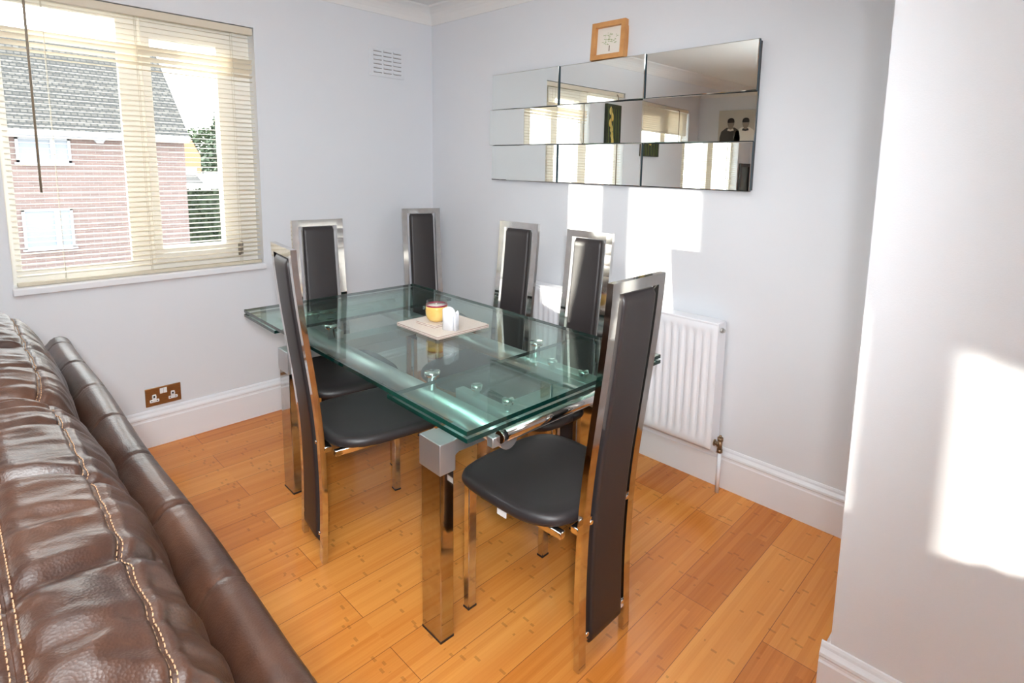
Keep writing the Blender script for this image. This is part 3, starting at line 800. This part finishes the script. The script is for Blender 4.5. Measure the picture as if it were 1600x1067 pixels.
b = MB(); b.box(0, .03, .09, .12, 0, .64, .003, 1); b.box(0, .03, -.13, -.10, 0, .64, .003, 1); b.box(0, .029, -.10, .09, .60, .639, .003, 1); b.box(0, .029, -.10, .09, .001, .04, .003, 1); b.build('dark_frame', simple('dark_frame_wood', (.03, .03, .032), .4), r)
b = MB(); b.box(.004, .012, -.105, .095, .03, .61); b.build('panel', simple('grey_panel', (.16, .18, .17), .2), r)

# ------------------------------------------------------------------ outside
ZG = -3.2
BRICKM, n, l, p = mat('red_brick')
tcn = n.new('ShaderNodeTexCoord'); sp = n.new('ShaderNodeSeparateXYZ'); cb = n.new('ShaderNodeCombineXYZ'); bt = n.new('ShaderNodeTexBrick')
l.new(tcn.outputs['Object'], sp.inputs[0]); ad = n.new('ShaderNodeMath'); l.new(sp.outputs['X'], ad.inputs[0]); l.new(sp.outputs['Y'], ad.inputs[1])
l.new(ad.outputs[0], cb.inputs['X']); l.new(sp.outputs['Z'], cb.inputs['Y']); l.new(cb.outputs[0], bt.inputs['Vector'])
bt.inputs['Scale'].default_value = 1; bt.inputs['Brick Width'].default_value = .225; bt.inputs['Row Height'].default_value = .075; bt.inputs['Mortar Size'].default_value = .006
bt.inputs['Color1'].default_value = (.21, .145, .13, 1); bt.inputs['Color2'].default_value = (.26, .18, .16, 1); bt.inputs['Mortar'].default_value = (.28, .26, .25, 1)
l.new(bt.outputs['Color'], p.inputs['Base Color']); p.inputs['Roughness'].default_value = .85
TILEM, n, l, p = mat('grey_roof_tile')
tcn = n.new('ShaderNodeTexCoord'); sp = n.new('ShaderNodeSeparateXYZ'); cb = n.new('ShaderNodeCombineXYZ'); bt = n.new('ShaderNodeTexBrick')
l.new(tcn.outputs['Object'], sp.inputs[0]); ad = n.new('ShaderNodeMath'); l.new(sp.outputs['X'], ad.inputs[0]); ad.inputs[1].default_value = 0
l.new(sp.outputs['Y'], cb.inputs['X']); l.new(sp.outputs['Z'], cb.inputs['Y']); l.new(cb.outputs[0], bt.inputs['Vector'])
bt.inputs['Scale'].default_value = 1; bt.inputs['Brick Width'].default_value = .17; bt.inputs['Row Height'].default_value = .11; bt.inputs['Mortar Size'].default_value = .02
bt.inputs['Color1'].default_value = (.085, .078, .068, 1); bt.inputs['Color2'].default_value = (.150, .138, .120, 1); bt.inputs['Mortar'].default_value = (.045, .045, .042, 1)
l.new(bt.outputs['Color'], p.inputs['Base Color']); p.inputs['Roughness'].default_value = .8
EXTW = simple('white_upvc', (.50, .51, .54), .4); DGL = simple('net_curtained_glass', (.27, .31, .36), .15)
b = MB(); b.box(-70, -.6, -40, 40, ZG-.2, ZG); struct(b.build('street_ground', noisy('pale_tarmac', (.16, .16, .16), (.22, .22, .21), 3, .9)))
b = MB(); b.box(-75, -24.5, 4.6, 40, ZG, -.75); struct(b.build('bank_ground', noisy('pale_drive', (.22, .22, .21), (.30, .29, .28), 3, .9)))
HX = -20.0
r = tag(empty('brick_house', (HX, -1.0, ZG)), 'red brick house with grey tiled hip roof across the street', 'house')
ey, ez = 2.10-ZG, 0
b = MB(); b.box(-7, 0, -6.5, 4.88, 0, ey+.05)
for gy in (-6.45, 4.83): b.extrude([(-7, 0), (0, 0), (-3.5, 3.15)], (0, gy-.05, ey+.05), (0, gy+.05, ey+.05), (1, 0, 0), (0, 0, 1))
b.build('brick_wall', BRICKM, r)
b = MB()
for sg in (1, -1):
    e0, rdg = (-3.5+sg*3.85, ey-.02), (-3.5, ey+3.36)
    b.extrude([e0, rdg, (rdg[0], rdg[1]-.14), (e0[0], e0[1]-.14)], (0, -6.9, 0), (0, 4.98, 0), (1, 0, 0), (0, 0, 1))
b.build('tiled_roof', TILEM, r)
b = MB(); b.box(.30, .42, -6.9, 4.98, ey-.16, ey+.02, .02, 1); b.box(0.0, .36, -6.9, 4.95, ey-.20, ey-.10); b.build('white_gutter', EXTW, r)
def hwin(y0, y1, z0, z1, bars):
    b = MB(); fr = .07
    b.box(-.02, .05, y0, y0+fr, z0, z1); b.box(-.02, .05, y1-fr, y1, z0, z1); b.box(-.02, .05, y0, y1, z0, z0+fr); b.box(-.02, .05, y0, y1, z1-fr, z1)
    for q in bars: b.box(-.02, .06, q-.06, q+.06, z0, z1)
    b.box(0, .12, y0-.05, y1+.05, z0-.05, z0)
    o = b.build('window', EXTW, r); b = MB(); b.box(-.01, .015, y0+.02, y1-.02, z0+.02, z1-.02); b.build('window_pane', DGL, o)
# world (scaled to x = -20): upper window y -.46..0.74, lower window y -.55..0.65
hwin(-.54+1, .74+1, 1.14-ZG, 1.90-ZG, [.31+1]); hwin(-.55+1, .65+1, -1.50-ZG, -.27-ZG, [.26+1])
hwin(3.18, 3.98, 1.17-ZG, 1.90-ZG, []); hwin(-3.4, -2.2, 1.14-ZG, 1.86-ZG, [-2.8]); hwin(-3.4, -2.2, -1.48-ZG, -.28-ZG, [-2.8])
b = MB(); pts = [(math.cos(PI/3*k)*.16, math.sin(PI/3*k)*.14) for k in range(6)]; b.extrude(pts, (0, 2.48, 1.90-ZG), (.10, 2.48, 1.90-ZG), (0, 1, 0), (0, 0, 1)); b.build('alarm_box', EXTW, r)
def tree(name, x, y, h, w, c0, c1, label, seed, conical=False, group='trees beyond the house'):
    r = tag(empty(name, (x, y, -.75)), label, 'tree', group)
    b = MB(); b.tube([(0, 0, 0), (.05, 0, h*.3), (0, .05, h*.7)], [.22, .17, .08], 8); b.build('trunk', simple('bark', (.12, .09, .07), .9), r)
    b = MB(); rr = random.Random(seed)
    for k in range(1500):
        if conical:
            t_ = rr.random()**1.3; z = h*(.12+.88*t_); rad = w*(1-t_)*rr.uniform(.3, 1)
            a = rr.uniform(0, 2*PI); c = Vector((rad*math.cos(a), rad*math.sin(a), z-.25*rad))
        else:
            v = Vector((rr.gauss(0, 1), rr.gauss(0, 1), rr.gauss(0, 1))).normalized()*rr.uniform(.55, 1.0)
            c = Vector((v.x*w, v.y*w, h*.62+v.z*h*.38))
        s = rr.uniform(.12, .30)
        d = Vector((rr.gauss(0, 1), rr.gauss(0, 1), rr.gauss(0, .6))).normalized(); e = d.orthogonal().normalized()
        b.quad(c-d*s, c-e*s*.5, c+d*s, c+e*s*.5)
    b.build('crown', noisy('leaf_'+str(seed), c0, c1, 2.0, .8), r)
tree('broadleaf_tree', -48, 12.6, 4.6, 2.3, (.06, .09, .05), (.12, .16, .09), 'dark bushy tree beyond the house seen through the right window pane', 1)
tree('conifer_tree', -43, 12.3, 5.9, 2.0, (.05, .08, .05), (.10, .14, .09), 'tall dark tree beside the bushy one, seen through the right pane', 2, True)
r = tag(empty('orange_brick_house', (-36, 8.2, -.75)), 'small pale orange gable house in the distance outside the window', 'house')
b = MB(); b.box(-4, 0, -.9, .75, 0, 2.3); b.extrude([(-.9, 0), (.75, 0), (.3, .95)], (-4, 0, 2.3), (-.01, 0, 2.3), (0, 1, 0), (0, 0, 1)); b.build('brick_wall', simple('orange_brick', (.50, .27, .15), .85), r)
b = MB(); b.box(0, .05, -.1, .5, .0, 1.6); b.build('white_door', EXTW, r)
def car(x, y, col, lab):
    r = tag(empty('car', (x, y, -.75), .3), lab, 'car', 'cars parked outside')
    b = MB(); P = [(-2.0, .30), (-2.0, .75), (-1.85, .85), (-1.1, .92), (-.6, 1.40), (.7, 1.42), (1.35, 1.0), (1.9, .9), (2.05, .7), (2.05, .30)]
    b.extrude(P, (0, -.8, 0), (0, .8, 0), (1, 0, 0), (0, 0, 1)); b.build('body', col, r)
    b = MB(); P2 = [(-1.0, .95), (-.58, 1.35), (.66, 1.37), (1.2, 1.0)]
    b.extrude(P2, (0, -.81, 0), (0, .81, 0), (1, 0, 0), (0, 0, 1)); b.build('side_windows', simple('car_glass', (.08, .09, .10), .1), r)
    for xx in (-1.25, 1.3):
        for yy in (-.78, .78):
            b = MB(); b.tube([(xx, yy-.09, .32), (xx, yy+.09, .32)], .32, 18); b.build('wheel', BLACKP, r)
CARW = simple('car_white', (.75, .77, .80), .25, coat=.5); CARD = simple('car_dark', (.05, .05, .09), .25, coat=.5)
car(-27.5, 6.6, CARW, 'white car parked beyond the hedge outside the window'); car(-32, 9.0, CARD, 'dark car parked further down the street beyond the white car')
r = tag(empty('garden_hedge', (-23.6, 5.4, -2.6)), 'dark green clipped hedge outside below the parked white car', 'hedge')
b = MB(); rr = random.Random(9); b.box(-.5, .5, -.7, 4.4, -.6, 2.5)
for k in range(2600):
    f = rr.random(); 
    c = Vector((.5+rr.uniform(0, .12), rr.uniform(-.75, 4.45), rr.uniform(-.3, 2.6))) if f < .6 else Vector((rr.uniform(-.55, .6), rr.uniform(-.75, 4.45), 2.5+rr.uniform(0, .15)))
    s = rr.uniform(.05, .12); d = Vector((rr.gauss(0, 1), rr.gauss(0, 1), rr.gauss(0, 1))).normalized(); e = d.orthogonal().normalized()
    b.quad(c-d*s, c-e*s*.6, c+d*s, c+e*s*.6)
b.build('hedge_leaves', noisy('hedge_green', (.03, .05, .03), (.08, .11, .06), 5, .8), r)
